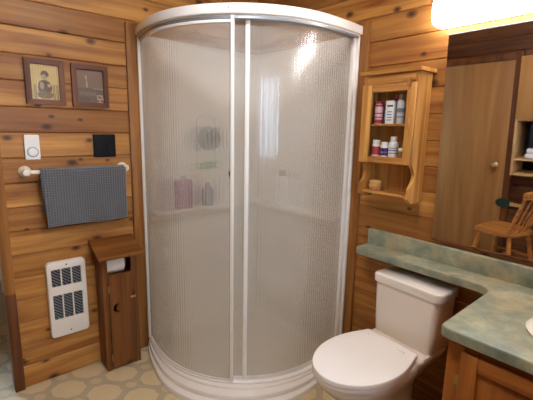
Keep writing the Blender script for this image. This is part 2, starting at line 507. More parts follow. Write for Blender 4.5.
# floor: grey-tan ground with cream medallions
fl = struct(box('floor', 'floor', (-1.7, -3.2, -0.05), (RX+0.1, 0.1, -0.0012), bevel=0))
LA, LB = Vector((0.162, 0.149)), Vector((-0.114, 0.136))
D0 = Vector((0.184, -1.347))
def cell_pt(s, t): return LA*s + LB*t
def tile_mesh(name, poly, mat):
    bm = bmesh.new()
    bot = [bm.verts.new((p.x, p.y, -0.0013)) for p in poly]
    c = sum(poly, Vector((0, 0)))/len(poly)
    top = [bm.verts.new((c.x+(p.x-c.x)*0.975, c.y+(p.y-c.y)*0.975, 0.0)) for p in poly]
    n = len(poly)
    bm.faces.new(top)
    for i in range(n): bm.faces.new((bot[i], bot[(i+1) % n], top[(i+1) % n], top[i]))
    me = done(bm, name); me.materials.append(MT[mat]); return me
k, e = 0.40, 0.20
oct_poly = [cell_pt(*q) for q in ((k, -e), (k+0.015, 0), (k, e), (e+0.08, e+0.1), (e, k), (0, k+0.015), (-e, k), (-e-0.08, e+0.1), (-k, e), (-k-0.015, 0), (-k, -e), (-e-0.08, -e-0.1), (-e, -k), (0, -k-0.015), (e, -k), (e+0.08, -e-0.1))]
dot_poly = [cell_pt(*q) for q in ((0.15, 0.0), (0.11, 0.12), (0, 0.16), (-0.12, 0.11), (-0.15, 0), (-0.11, -0.12), (0, -0.16), (0.12, -0.11))]
om, dm = tile_mesh('floor_tile', oct_poly, 'tile'), tile_mesh('dot_tile', dot_poly, 'tile_small')
def floor_ok(p):
    if p.x < -0.9 or p.x > 1.78 or p.y < -2.5 or p.y > -0.05: return False
    if p.x < 0.12 and p.y > -1.62 and p.x < -0.02: return False
    if p.x < 0.95 and p.y > -0.93 and math.hypot(max(p.x-0.32, 0), max(-p.y-0.32, 0)) < 0.68: return False
    return True
for i in range(-14, 15):
    for j in range(-14, 15):
        for me, off in ((om, 0.5), (dm, 0.0)):
            p = D0 + cell_pt(i+off, j+off)
            if floor_ok(p):
                o = bpy.data.objects.new(me.name.split('.')[0], me); COL.objects.link(o); o.parent = fl
                o.location = Vector((p.x, p.y, 0)) - fl.location

# uprights: shower casings and the jamb at the end of the left wall
t1 = struct(box('trim_1', 'trim', (0.0005, -1.012, 0), (0.020, -0.940, 2.105)))
t2 = struct(box('trim_2', 'trim', (0.940, -0.020, 0), (1.016, -0.0005, 2.105)))
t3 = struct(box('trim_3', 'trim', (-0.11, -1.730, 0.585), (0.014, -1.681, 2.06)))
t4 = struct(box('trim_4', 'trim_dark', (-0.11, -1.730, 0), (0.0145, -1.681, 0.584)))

# ------------------------------------------------------------------ shower
CC, RR = 0.32, 0.635
def path(off, n_st=6, n_arc=40, end=0.0):
    """plan curve of the enclosure from the left wall to the right wall; off moves it outwards"""
    s = CC+RR+off
    pts = []
    for i in range(n_st):
        x = end+(CC-end)*i/n_st
        pts.append(Vector((x, -s+0.042*((CC-x)/CC)**1.7)))
    for i in range(n_arc+1):
        a = math.radians(90-90*i/n_arc)
        pts.append(Vector((CC+(RR+off)*math.cos(a), -CC-(RR+off)*math.sin(a))))
    for i in range(1, n_st+1):
        q = i/n_st*(CC-end)
        pts.append(Vector((s-0.022*(q/CC)**1.7, -CC+q)))
    return pts
def at_angle(a, off):
    a = math.radians(a); return Vector((CC+(RR+off)*math.cos(a), -CC-(RR+off)*math.sin(a)))
def sweep(name, mat, prof, parent, end=0.003, taper=None, i0=0, i1=None, n_arc=48):
    """prof: closed list of (offset, z); taper(u) scales positive offsets along the curve"""
    cols = []
    for off, z in prof:
        z = z*0.8 if z <= 0.0851 else (z-0.017 if z < 0.2 else z)
        base = path(0, n_arc=n_arc, end=end)
        mv = path(1.0, n_arc=n_arc, end=end)
        N = len(base)
        c = []
        for i in range(N):
            u = i/(N-1)
            k = taper(u) if (taper and off > 0.02) else 1.0
            o_ = off if k == 1.0 else 0.02+(off-0.02)*k
            q = base[i] + (mv[i]-base[i])*o_
            c.append(Vector((q.x, q.y, z)))
        cols.append(c)
    i1 = len(cols[0]) if i1 is None else i1
    rings = [[c[i] for c in cols] for i in range(i0, i1)]
    bm = bmesh.new(); rs = bm_loft(bm, rings, True)
    uvl = bm.loops.layers.uv.new('UVMap')
    # arc length along the curve
    L = [0.0]
    for a, b in zip(rings[:-1], rings[1:]): L.append(L[-1]+(b[0]-a[0]).length)
    idx = {}
    for r, l in zip(rs, L):
        for v in r: idx[v] = l
    for f in bm.faces:
        for lp in f.loops: lp[uvl].uv = (idx[lp.vert], lp.vert.co.z)
    return link(name, autosmooth(done(bm, name), 35), mat, parent)

sh = thing('shower_enclosure', 'curved corner shower with sliding reeded doors in a white frame', 'shower', (0.35, -0.35, 0))
tp = lambda u: 0.06+0.94*max(0.0, math.sin(PI*u))**0.75
# stepped acrylic tray
sweep('shower_tray', 'acrylic', [(-0.03, 0.0), (0.155, 0.0), (0.151, 0.024), (0.148, 0.030), (0.142, 0.0325), (0.116, 0.0335), (0.109, 0.037), (0.105, 0.060), (0.102, 0.065), (0.096, 0.0675), (0.062, 0.0685), (0.055, 0.072), (0.052, 0.080), (0.049, 0.0838), (0.044, 0.085), (-0.03, 0.085)], sh, taper=tp)
pf = [p for p in path(-0.029, end=0.003)]
bm = bmesh.new()
vs = [bm.verts.new((p.x, p.y, 0.04)) for p in pf]
vs.append(bm.verts.new((0.003, -0.003, 0.04)))
bm.faces.new(vs)
link('tray_floor', done(bm, 'tray_floor'), 'acrylic', sh)
# bottom track (two rails) and header
sweep('bottom_track', 'white_metal', [(-0.026, 0.0852), (0.024, 0.0852), (0.024, 0.094), (0.018, 0.098), (0.010, 0.098), (0.010, 0.090), (-0.010, 0.090), (-0.010, 0.100), (-0.026, 0.100)], sh)
hd = sweep('header', 'white_metal', [(-0.028, 2.030), (0.022, 2.030), (0.022, 2.036), (0.034, 2.036), (0.038, 2.040), (0.038, 2.078), (0.034, 2.084), (-0.028, 2.084)], sh)
sweep('track_groove', 'grey_metal', [(-0.02, 2.018), (0.024, 2.018), (0.024, 2.0295), (-0.02, 2.0295)], sh)
pt = at_angle(46.5, 0.0385)
lathe('header_screw', 'brass', [(0.0, 0.0), (0.004, 0.0), (0.004, 0.002), (0.002, 0.003), (0.0001, 0.003)], (pt.x, pt.y, 2.062), 'X', hd, n=10)
# wall jambs
jl = boxes('wall_jamb', 'white_metal', [((0.021, -0.950, 0.0690), (0.036, -0.895, 2.03)), ((0.0205, -0.930, 0.0690), (0.052, -0.904, 2.03))], sh, bevel=0.003)
boxes('wall_jamb', 'white_metal', [((0.905, -0.036, 0.0690), (0.962, -0.021, 2.03)), ((0.915, -0.055, 0.0690), (0.945, -0.0205, 2.03))], sh, bevel=0.003)
# sliding doors; indices along the 6+49+6 points of the plan curve
NA = 48
i45 = 6 + NA//2
dl = sweep('sliding_door', 'reeded', [(0.012, 0.106), (0.016, 0.106), (0.016, 2.012), (0.012, 2.012)], sh, end=0.05, i0=0, i1=i45+1)
dr = sweep('sliding_door', 'reeded', [(-0.018, 0.106), (-0.014, 0.106), (-0.014, 2.025), (-0.018, 2.025)], sh, end=0.05, i0=i45-1, i1=None)
dl['label'] = 'left reeded sliding door panel'; dr['label'] = 'right reeded sliding door panel'
sweep('door_rail', 'white_metal', [(0.008, 2.002), (0.020, 2.002), (0.020, 2.016), (0.008, 2.016)], dl, end=0.05, i0=0, i1=i45+1)
sweep('door_rail', 'white_metal', [(0.008, 0.0985), (0.020, 0.0985), (0.020, 0.110), (0.008, 0.110)], dl, end=0.05, i0=0, i1=i45+1)
sweep('door_rail', 'white_metal', [(-0.022, 0.1005), (-0.010, 0.1005), (-0.010, 0.112), (-0.022, 0.112)], dr, end=0.05, i0=i45-1, i1=None)
def stile(ang, off, parent, z0, z1, w=0.017, t=0.022):
    p = at_angle(ang, off); a = math.radians(ang)
    n = Vector((math.cos(a), -math.sin(a))); tg = Vector((-n.y, n.x))
    rings = []
    for z in (z0, z1):
        rings.append([Vector((*(p + tg*u + n*v), z)) for u, v in rrect(w, t, 0.004, 3)])
    return loft('stile', 'white_metal', rings, parent)
s1 = stile(45.0, 0.016, dl, 0.0815, 2.035)
stile(38.6, -0.014, dr, 0.0855, 2.028, 0.022, 0.018)
p = at_angle(46.2, 0.020)
lathe('finger_pull', 'black', [(0.0, 0), (0.007, 0), (0.007, 0.002), (0.0001, 0.002)], (p.x, p.y, 1.27), 'Y', dl, n=12, sy=2.4)
# white surround lining both walls, its ledge and the dark planks left bare above
su = sh
box('surround_panel', 'surround', (0.001, -0.935, 0.0405), (0.018, -0.001, 2.045), su, bevel=0.003)
box('surround_panel', 'surround', (0.019, -0.018, 0.0405), (0.935, -0.001, 2.045), su, bevel=0.003)
prism('ledge', 'surround', [(0.0185, 0.885), (0.060, 0.925), (0.105, 0.935), (0.110, 0.945), (0.105, 0.955), (0.0185, 0.957)], 'Y', -0.90, -0.0185, su, bevel=0)
prism('ledge', 'surround', [(-0.0185, 0.885), (-0.060, 0.925), (-0.105, 0.935), (-0.110, 0.945), (-0.105, 0.955), (-0.0185, 0.957)], 'X', 0.111, 0.90, su, bevel=0)

MT['purple'] = plain('purple bottle', lin(140, 6, 110), 0.4)
MT['blue_grey'] = plain('blue grey bottle', lin(40, 52, 84), 0.4)
MT['green'] = plain('green sponge', lin(60, 180, 60), 0.8)
MT['scrub'] = plain('dark mesh', lin(26, 28, 32), 0.9)
MT['pink'] = plain('pinkish brown cap', lin(160, 96, 84), 0.5)
b1 = thing('shampoo_bottle', 'purple bottle seen blurred through the left shower door', 'bottle', (0.065, -0.68, 0.9572))
prism('bottle_body', 'purple', rrect(0.072, 0.115, 0.02, 5, 0.062, -0.68), 'Z', 0.9572, 1.150, b1, bevel=0.006)
lathe('bottle_cap', 'purple', [(0.018, 1.150), (0.018, 1.178), (0.001, 1.180)], (0.062, -0.68, 0), 'Z', b1)
b2 = thing('conditioner_bottle', 'dark blue grey bottle beside the purple one inside the shower', 'bottle', (0.065, -0.49, 0.9572))
lathe('bottle_body', 'blue_grey', [(0.001, 0.9572), (0.040, 0.9572), (0.043, 0.97), (0.043, 1.07), (0.02, 1.095)], (0.064, -0.49, 0), 'Z', b2)
lathe('bottle_cap', 'blue_grey', [(0.018, 1.0955), (0.018, 1.12), (0.001, 1.122)], (0.064, -0.49, 0), 'Z', b2)
b3 = thing('lotion_bottle', 'white bottle with pinkish cap on the ledge behind the right shower door', 'bottle', (0.385, -0.065, 0.9572))
lathe('bottle_body', 'white_plastic', [(0.001, 0.9572), (0.040, 0.9572), (0.042, 0.97), (0.042, 1.15), (0.022, 1.175)], (0.385, -0.065, 0), 'Z', b3)
lathe('bottle_cap', 'pink', [(0.024, 1.1755), (0.024, 1.215), (0.001, 1.217)], (0.385, -0.065, 0), 'Z', b3)
# hanging caddy with a green sponge and a dark scrubbing puff
cdy = thing('shower_caddy', 'hanging wire caddy inside the shower, blurred behind the left door', 'caddy', (0.03, -0.475, 1.22))
for yy in (-0.55, -0.40):
    tube('caddy_wire', 'grey_metal', [(0.022, yy, 1.56), (0.022, yy, 1.222), (0.085, yy, 1.222)], 0.0028, cdy, 6)
for xx in (0.03, 0.045, 0.06, 0.075, 0.085):
    tube('caddy_wire', 'grey_metal', [(xx, -0.55, 1.2225), (xx, -0.40, 1.2225)], 0.0025, cdy, 6)
tube('caddy_wire', 'grey_metal', [(0.022, -0.55, 1.56), (0.022, -0.475, 1.60), (0.022, -0.40, 1.56)], 0.0028, cdy, 6)
tag(box('sponge', 'green', (0.026, -0.53, 1.2256), (0.082, -0.425, 1.262), bevel=0.01, seg=3), 'green sponge on the caddy shelf inside the shower', 'sponge')
bm = bmesh.new(); bmesh.ops.create_icosphere(bm, subdivisions=4, radius=0.082)
for v in bm.verts:
    d = v.co.normalized(); s = 1+0.10*math.sin(d.x*23)*math.sin(d.y*19+1)*math.sin(d.z*21+2)+0.04*math.sin(d.x*47+d.z*39)
    v.co = Vector((d.x*0.05*s+0.074, d.y*0.085*s-0.478, d.z*0.082*s+1.43))
tag(link('bath_puff', done(bm, 'bath_puff'), 'scrub', smooth=True), 'dark mesh bath puff hanging on the caddy inside the shower', 'bath puff')

# ------------------------------------------------------------------ left wall things
def print_mesh(name, parent, x, y0, y1, z0, z1, fn, nu=44, nv=54):
    """flat print facing +x; fn(u, v) gives sRGB 0-255, u to the right (towards +y), v upwards"""
    me = bpy.data.meshes.new(name)
    vs = [(x, y0+(y1-y0)*i/nu, z0+(z1-z0)*j/nv) for j in range(nv+1) for i in range(nu+1)]
    fs = [(j*(nu+1)+i, j*(nu+1)+i+1, (j+1)*(nu+1)+i+1, (j+1)*(nu+1)+i) for j in range(nv) for i in range(nu)]
    me.from_pydata(vs, [], fs)
    ca = me.color_attributes.new('print', 'FLOAT_COLOR', 'CORNER')
    q = 0
    for j in range(nv):
        for i in range(nu):
            c = lin(*fn((i+0.5)/nu, (j+0.5)/nv))
            for _ in range(4): ca.data[q].color = c; q += 1
    return link(name, me, 'print', parent)

def ell(u, v, cu, cv, ru, rv): return ((u-cu)/ru)**2 + ((v-cv)/rv)**2 < 1
def photo_a(u, v):
    g = 0.5+0.5*math.sin(u*70)
    c = [206-18*g, 176-18*g, 112-14*g]
    n = (math.sin(u*91+v*57)*math.sin(v*83-u*31))*10
    if v < 0.30: c = [188, 158, 100]
    if ell(u, v, 0.50, 0.72, 0.13, 0.10): c = [88, 66, 38]
    if ell(u, v, 0.47, 0.62, 0.09, 0.10): c = [170, 140, 92]
    if ell(u, v, 0.48, 0.36, 0.24, 0.20): c = [92, 72, 42]
    if ell(u, v, 0.38, 0.40, 0.07, 0.10): c = [168, 140, 92]
    if ell(u, v, 0.62, 0.42, 0.06, 0.05): c = [190, 160, 108]
    if ell(u, v, 0.48, 0.15, 0.28, 0.10): c = [118, 94, 56]
    if 0.08 < u < 0.20 and v < 0.42 and math.sin(u*120) > 0: c = [120, 96, 58]
    if u > 0.76 and v < 0.45 and math.sin(u*110) > 0: c = [112, 88, 52]
    return [max(0, min(255, k+n)) for k in c]
def photo_b(u, v):
    n = (math.sin(u*71+v*47)*math.sin(v*93-u*37))*9
    c = [112+14*v, 88+10*v, 68+6*v]
    if v < 0.45: c = [98, 76, 58]
    if abs(u-0.36-0.10*(0.80-v)) < 0.018+0.05*max(0, 0.62-v) and 0.46 < v < 0.82: c = [196, 180, 150]
    if abs(v-0.44+0.06*(u-0.7)) < 0.012 and u > 0.62: c = [160, 140, 112]
    if 0.22 < v < 0.34 and 0.1 < u < 0.7 and math.sin(u*60+v*40) > 0.2: c = [138, 114, 88]
    if u > 0.72 and v < 0.26 and math.sin(u*37+v*29)+math.sin(v*61) > -0.2: c = [168, 144, 112]
    if ell(u, v, 0.3, 0.1, 0.2, 0.07): c = [82, 62, 48]
    return [max(0, min(255, k+n)) for k in c]
for (y0, y1, z0, z1, fn, lab) in ((-1.546, -1.360, 1.606, 1.838, photo_a, 'dark wood framed golden sepia photograph, left of the two frames'),
                                  (-1.324, -1.130, 1.604, 1.836, photo_b, 'dark wood framed brown photograph, right of the two frames')):
    t = thing('picture_frame', lab, 'picture frame', (0.01, (y0+y1)/2, z0), group='framed photographs on the left wall')
    fwid = 0.026
    x0, x1 = 0.002, 0.024
    for (a, b_, c, d) in ((y0, y1, z0, z0+fwid), (y0, y1, z1-fwid, z1)):
        prism('frame_bar', 'frame', [(a, c), (b_, c), (b_-fwid, d), (a+fwid, d)] if c == z0 else [(a+fwid, c), (b_-fwid, c), (b_, d), (a, d)], 'X', x0, x1, t, bevel=0.004)
    prism('frame_bar', 'trim_dark', [(y0, z0), (y0+fwid, z0+fwid), (y0+fwid, z1-fwid), (y0, z1)], 'X', x0, x1, t, bevel=0.004)
    prism('frame_bar', 'trim_dark', [(y1, z0), (y1, z1), (y1-fwid, z1-fwid), (y1-fwid, z0+fwid)], 'X', x0, x1, t, bevel=0.004)
    print_mesh('photograph', t, 0.010, y0+fwid-0.003, y1-fwid+0.003, z0+fwid-0.003, z1-fwid+0.003, fn)
    box('backboard', 'card', (0.003, y0+fwid-0.004, z0+fwid-0.004), (0.009, y1-fwid+0.004, z1-fwid+0.004), t, bevel=0)
    box('glass', 'soft_pane', (0.0125, y0+fwid-0.002, z0+fwid-0.002), (0.0135, y1-fwid+0.002, z1-fwid+0.002), t, bevel=0)

# thermostat plate with a dial
t = thing('wall_thermostat', 'white wall thermostat with round dial above the towel bar', 'thermostat', (0.012, -1.541, 1.316))
prism('cover', 'white_plastic', rrect(0.070, 0.130, 0.006, 4, -1.541, 1.381), 'X', 0.001, 0.020, t, bevel=0.003)
lathe('dial', 'white_plastic', [(0.001, 0.0202), (0.023, 0.0202), (0.022, 0.030), (0.018, 0.032), (0.001, 0.032)], (0, -1.541, 1.356), 'X', t)
lathe('dial_ring', 'grey_metal', [(0.0235, 0.0202), (0.028, 0.0202), (0.028, 0.023), (0.0235, 0.023)], (0, -1.541, 1.356), 'X', t, n=28)
# black switch plate
t = thing('switch_plate', 'glossy black double switch plate near the shower', 'switch plate', (0.006, -1.165, 1.318))
prism('plate', 'black_gloss', rrect(0.128, 0.134, 0.004, 3, -1.165, 1.384), 'X', 0.001, 0.008, t, bevel=0.002)
for yy in (-1.195, -1.135):
    prism('rocker', 'black_gloss', rrect(0.036, 0.068, 0.003, 3, yy, 1.384), 'X', 0.0082, 0.013, t, bevel=0.002)

# towel bar
t = thing('towel_bar', 'ivory towel bar with round end plates on the left wall', 'towel bar', (0.05, -1.33, 1.22))
for yy in (-1.585, -1.068):
    lathe('end_plate', 'ivory', [(0.001, 0.001), (0.030, 0.001), (0.031, 0.008), (0.026, 0.016), (0.017, 0.022), (0.015, 0.044), (0.020, 0.052), (0.021, 0.070), (0.016, 0.078), (0.001, 0.080)], (0, yy, 1.252), 'X', t)
tube('bar', 'ivory', [(0.061, -1.584, 1.252), (0.061, -1.069, 1.252)], 0.0105, t, 16)
# towel folded over it
def towel():
    prof = []
    r = 0.0160
    for k in range(27): prof.append((0.061+r, 0.948+(1.252-0.948)*k/26))
    for k in range(1, 12):
        a = PI*k/12; prof.append((0.061+r*math.cos(a), 1.252+r*math.sin(a)))
    for k in range(20): prof.append((0.061-r, 1.252-(1.252-1.01)*k/19))
    L = [0.0]
    for a, b in zip(prof[:-1], prof[1:]): L.append(L[-1]+math.hypot(b[0]-a[0], b[1]-a[1]))
    ny = 48; y0, y1 = -1.524, -1.070
    bm = bmesh.new(); uvl = bm.loops.layers.uv.new('UVMap')
    grid = []
    for j in range(ny+1):
        u = j/ny; row = []
        for (x, z), l in zip(prof, L):
            low = max(0.0, (1.24-z)/0.3)
            front = 1 if x > 0.062 else 0.3
            dx = front*low*(0.006*math.sin(u*9+1.0)+0.004*math.sin(u*17+z*9)) + 0.010*front*low**2*(1-u)
            yy = y0+(y1-y0)*u
            yy += low*(0.006*math.sin(z*14)) + (0.010*low*(0.5-u)*2 if front == 1 else 0)
            zz = z + (0.003*math.sin(u*7)*low)
            row.append((bm.verts.new((x+dx, yy, zz)), (yy, l)))
        grid.append(row)
    for j in range(ny):
        for i in range(len(prof)-1):
            q = (grid[j][i], grid[j+1][i], grid[j+1][i+1], grid[j][i+1])
            f = bm.faces.new([a[0] for a in q]); f.smooth = True
            for lp, a in zip(f.loops, q): lp[uvl].uv = a[1]
    bmesh.ops.recalc_face_normals(bm, faces=bm.faces)
    me = bpy.data.meshes.new('hand_towel'); bm.to_mesh(me); bm.free()
    o = link('hand_towel', me, 'towel')
    sm = o.modifiers.new('thickness', 'SOLIDIFY'); sm.thickness = 0.007; sm.offset = 0
    return tag(o, 'charcoal waffle weave towel folded over the ivory bar', 'towel')
towel()

# wall heater
t = thing('wall_heater', 'cream white wall heater panel with two rows of grilles', 'heater', (0.015, -1.426, 0.266))
def heater_panel():
    Y0, Y1, Z0, Z1 = -1.531, -1.322, 0.266, 0.726
    wins = []
    for (a, b) in ((0.578, 0.684), (0.376, 0.528)):
        for k in range(3):
            yy = -1.508+k*0.0545; wins.append((yy, yy+0.049, a, b))
    ys = sorted({Y0, Y1, *[w_[0] for w_ in wins], *[w_[1] for w_ in wins]}); zs = sorted({Z0, Z1, *[w_[2] for w_ in wins], *[w_[3] for w_ in wins]})
    bm = bmesh.new()
    # rounded outer plate rim
    rim = rrect(Y1-Y0, Z1-Z0, 0.022, 6, (Y0+Y1)/2, (Z0+Z1)/2)
    rings = []
    for ins, x in ((0.0, 0.001), (0.0, 0.024), (0.003, 0.030), (0.008, 0.0325)):
        rr = rrect(Y1-Y0-2*ins, Z1-Z0-2*ins, 0.022-ins*0.6, 6, (Y0+Y1)/2, (Z0+Z1)/2)
        rings.append([Vector((x, a, b)) for a, b in rr])
    bm_loft(bm, rings, cap=False)
    last = rings[-1]
    # face with window holes: fill a loop set with triangulation
    edges = []
    outer = [bm.verts.new(p) for p in last]
    for i in range(len(outer)): edges.append(bm.edges.new((outer[i], outer[(i+1) % len(outer)])))
    for (a, b, c, d) in wins:
        q = [bm.verts.new((0.0325, yy, zz)) for yy, zz in ((a, c), (b, c), (b, d), (a, d))]
        q2 = [bm.verts.new((0.014, v.co.y, v.co.z)) for v in q]
        for i in range(4):
            edges.append(bm.edges.new((q[i], q[(i+1) % 4])))
            bm.faces.new((q[i], q[(i+1) % 4], q2[(i+1) % 4], q2[i]))
    bmesh.ops.triangle_fill(bm, use_beauty=True, use_dissolve=False, edges=edges)
    bmesh.ops.remove_doubles(bm, verts=bm.verts, dist=1e-5)
    return wins, link('panel', autosmooth(done(bm, 'panel'), 30), 'heater_white', t)
wins, pn = heater_panel()
box('element_box', 'dark', (0.002, -1.512, 0.372), (0.0135, -1.342, 0.688), t, bevel=0)
for (a, b, c, d) in wins:
    bm = bmesh.new()
    n = int((d-c)/0.0185)
    for k in range(-3, n+1):
        z = c+0.0185*(k+0.3)
        # slanting slat falling to the right, clipped to its opening
        za, zb = z+0.040, z
        pts = [(a, za), (b, zb), (b, zb+0.0085), (a, za+0.0085)]
        def clip(poly, lo, hi):
            for lim, sgn in ((lo, 1), (hi, -1)):
                out = []
                for i in range(len(poly)):
                    p, q = poly[i], poly[(i+1) % len(poly)]
                    ip, iq = (p[1]-lim)*sgn >= 0, (q[1]-lim)*sgn >= 0
                    if ip: out.append(p)
                    if ip != iq:
                        s = (lim-p[1])/(q[1]-p[1]); out.append((p[0]+(q[0]-p[0])*s, lim))
                poly = out
                if not poly: break
            return poly
        pts = clip(pts, c+0.0005, d-0.0005)
        if len(pts) < 3: continue
        v0 = [bm.verts.new((0.018, *p)) for p in pts]; v1 = [bm.verts.new((0.023, p[0], p[1])) for p in pts]
        bm.faces.new(v1); bm.faces.new(v0[::-1])
        for i in range(len(pts)): bm.faces.new((v0[i], v0[(i+1) % len(pts)], v1[(i+1) % len(pts)], v1[i]))
    g = link('louvre_grille', done(bm, 'louvre_grille'), 'slat', t)
    g['kind'] = 'stuff'
for zz in (0.706, 0.296):
    lathe('screw', 'dark', [(0.001, 0.0326), (0.0045, 0.0326), (0.004, 0.0345), (0.001, 0.035)], (0, -1.426, zz), 'X', t, n=10)

# outhouse-shaped toilet paper holder
t = thing('tissue_holder', 'small brown wooden outhouse tissue holder with crescent moon door', 'tissue holder', (0.08, -1.158, 0))
YA, YB, XF = -1.262, -1.052, 0.142
prism('side_panel', 'house_v', [(0.003, 0.0), (XF, 0.0), (XF, 0.748), (0.003, 0.800)], 'Y', YA, YA+0.018, t)
prism('side_panel', 'house_v', [(0.003, 0.0), (XF, 0.0), (XF, 0.748), (0.003, 0.800)], 'Y', YB-0.018, YB, t)
box('back_panel', 'house_v', (0.003, YA+0.0185, 0.0), (0.012, YB-0.0185, 0.796), t)
prism('roof', 'house_h', [(0.002, 0.8045), (0.195, 0.733), (0.200, 0.746), (0.003, 0.820)], 'Y', YA-0.030, YB+0.026, t)
box('stile', 'house_v', (XF-0.018, YA+0.0185, 0.0), (XF, YA+0.030, 0.746), t)
box('stile', 'house_v', (XF-0.018, YB-0.040, 0.0), (XF, YB-0.0185, 0.746), t)
box('shelf', 'house_h', (0.0125, YA+0.0185, 0.600), (XF-0.020, YB-0.0185, 0.612), t)
def moon_door():
    y0, y1, z0, z1 = YA+0.031, YB-0.041, 0.012, 0.622
    cy, cz, R1 = (y0+y1)/2-0.022, 0.408, 0.030
    out = []
    for k in range(15):
        a = math.radians(60+240*k/14); out.append((cy+R1*math.cos(a), cz+R1*math.sin(a)))
    pa = out[0]; pb = out[-1]
    # inner edge of the crescent: arc back from pb to pa
    c2 = cy+0.018; r2_ = math.hypot(pa[0]-c2, pa[1]-cz)
    a0 = math.atan2(pb[1]-cz, pb[0]-c2); a1 = math.atan2(pa[1]-cz, pa[0]-c2)
    if a0 < 0: a0 += 2*PI
    if a1 < 0: a1 += 2*PI
    for k in range(1, 10):
        a = a0+(a1-a0)*k/10; out.append((c2+r2_*math.cos(a), cz+r2_*math.sin(a)))
    bm = bmesh.new()
    for x in (XF-0.004, XF+0.010):
        e_ = []
        o_ = [bm.verts.new((x, a, b)) for a, b in ((y0, z0), (y1, z0), (y1, z1), (y0, z1))]
        h_ = [bm.verts.new((x, a, b)) for a, b in out]
        for lst in (o_, h_):
            for i in range(len(lst)): e_.append(bm.edges.new((lst[i], lst[(i+1) % len(lst)])))
        bmesh.ops.triangle_fill(bm, use_beauty=True, edges=e_)
        if x < XF: keep = (o_, h_)
        else:
            for A, B in zip(keep, (o_, h_)):
                for i in range(len(A)): bm.faces.new((A[i], A[(i+1) % len(A)], B[(i+1) % len(B)], B[i]))
    return link('door', done(bm, 'door'), 'house_v', t)
md = moon_door()
for zz in (0.535, 0.085):
    lathe('hinge', 'brass', [(0.001, -0.02), (0.0045, -0.02), (0.0045, 0.02), (0.001, 0.02)], (XF+0.006, YA+0.0305, zz), 'Z', md, n=10)
boxes('turn_latch', 'brass', [((XF+0.0105, -1.106, 0.452), (XF+0.016, -1.074, 0.466))], md, bevel=0.003)
tr = thing('toilet_roll', 'white toilet paper roll inside the brown outhouse holder', 'toilet roll', (0.09, -1.165, 0.60))
lathe('paper', 'paper', [(0.021, -0.055), (0.055, -0.055), (0.056, -0.05), (0.056, 0.045), (0.055, 0.05), (0.021, 0.05)], (0.082, -1.176, 0.673), 'Y', tr, n=32)
lathe('core', 'card', [(0.017, -0.056), (0.0205, -0.056), (0.0205, 0.051), (0.017, 0.051)], (0.082, -1.176, 0.673), 'Y', tr)

# ------------------------------------------------------------------ right wall: cabinet
t = thing('wall_cabinet', 'golden oak wall cabinet with glass door and open bottom shelf', 'cabinet', (1.245, -0.065, 1.137))
X0, X1, YF = 1.090, 1.400, -0.128
def side_poly():
    pts = [(-0.001, 1.150), (-0.001, 1.790), (YF, 1.790), (YF, 1.333)]
    # scooped front edge below the door, then a foot
    for k in range(1, 13):
        s = k/12; z = 1.333-(1.333-1.215)*s
        pts.append((YF+0.038*math.sin(PI*s)**0.9, z))
    pts += [(YF-0.004, 1.180), (YF-0.004, 1.158), (-0.10, 1.137), (-0.03, 1.137)]
    return pts
for xa in (X0, X1-0.018):
    prism('side_panel', 'oak_v', side_poly(), 'X', xa, xa+0.018, t)
box('back_panel', 'oak_v', (X0+0.0185, -0.010, 1.160), (X1-0.0185, -0.001, 1.788), t)
prism('crown_board', 'oak_h', [(-0.0005, 1.7905), (YF-0.018, 1.7905), (YF-0.024, 1.800), (YF-0.024, 1.808), (-0.0005, 1.808)], 'X', X0-0.018, X1+0.020, t)
box('top_rail', 'oak_h', (X0+0.0185, YF, 1.742), (X1-0.0185, -0.0105, 1.7895), t)
for z in (1.540, 1.366, 1.176):
    box('shelf', 'oak_h', (X0+0.0185, -0.112 if z > 1.2 else -0.122, z-0.012), (X1-0.0185, -0.0105, z), t)
box('floor_board', 'oak_h', (X0+0.0185, -0.110, 1.335), (X1-0.0185, -0.0105, 1.3535), t)
DZ0, DZ1, DX0, DX1, DY = 1.335, 1.738, X0+0.002, X1-0.004, YF-0.018
gd = box('door', 'oak_v', (DX0, DY, DZ0), (DX0+0.056, YF-0.001, DZ1), t)
box('door_stile', 'oak_v', (DX1-0.042, DY, DZ0), (DX1, YF-0.001, DZ1), gd)
box('door_rail', 'oak_h', (DX0+0.0562, DY, DZ1-0.038), (DX1-0.0422, YF-0.001, DZ1), gd)
box('door_rail', 'oak_h', (DX0+0.0562, DY, DZ0), (DX1-0.0422, YF-0.001, DZ0+0.030), gd)
box('glass', 'soft_pane', (DX0+0.0562, DY+0.007, DZ0+0.0302), (DX1-0.0422, DY+0.009, DZ1-0.0382), gd, bevel=0)
box('turn_button', 'oak_v', (1.356, DY-0.010, 1.716), (1.369, DY-0.0005, 1.756), t, bevel=0.002)
box('turn_button_arm', 'oak_h', (1.352, YF-0.010, 1.748), (1.386, YF-0.0005, 1.762), t, bevel=0.001)
box('pull', 'oak_v', (DX1-0.024, DY-0.018, 1.512), (DX1-0.010, DY-0.0005, 1.572), gd, bevel=0.003)

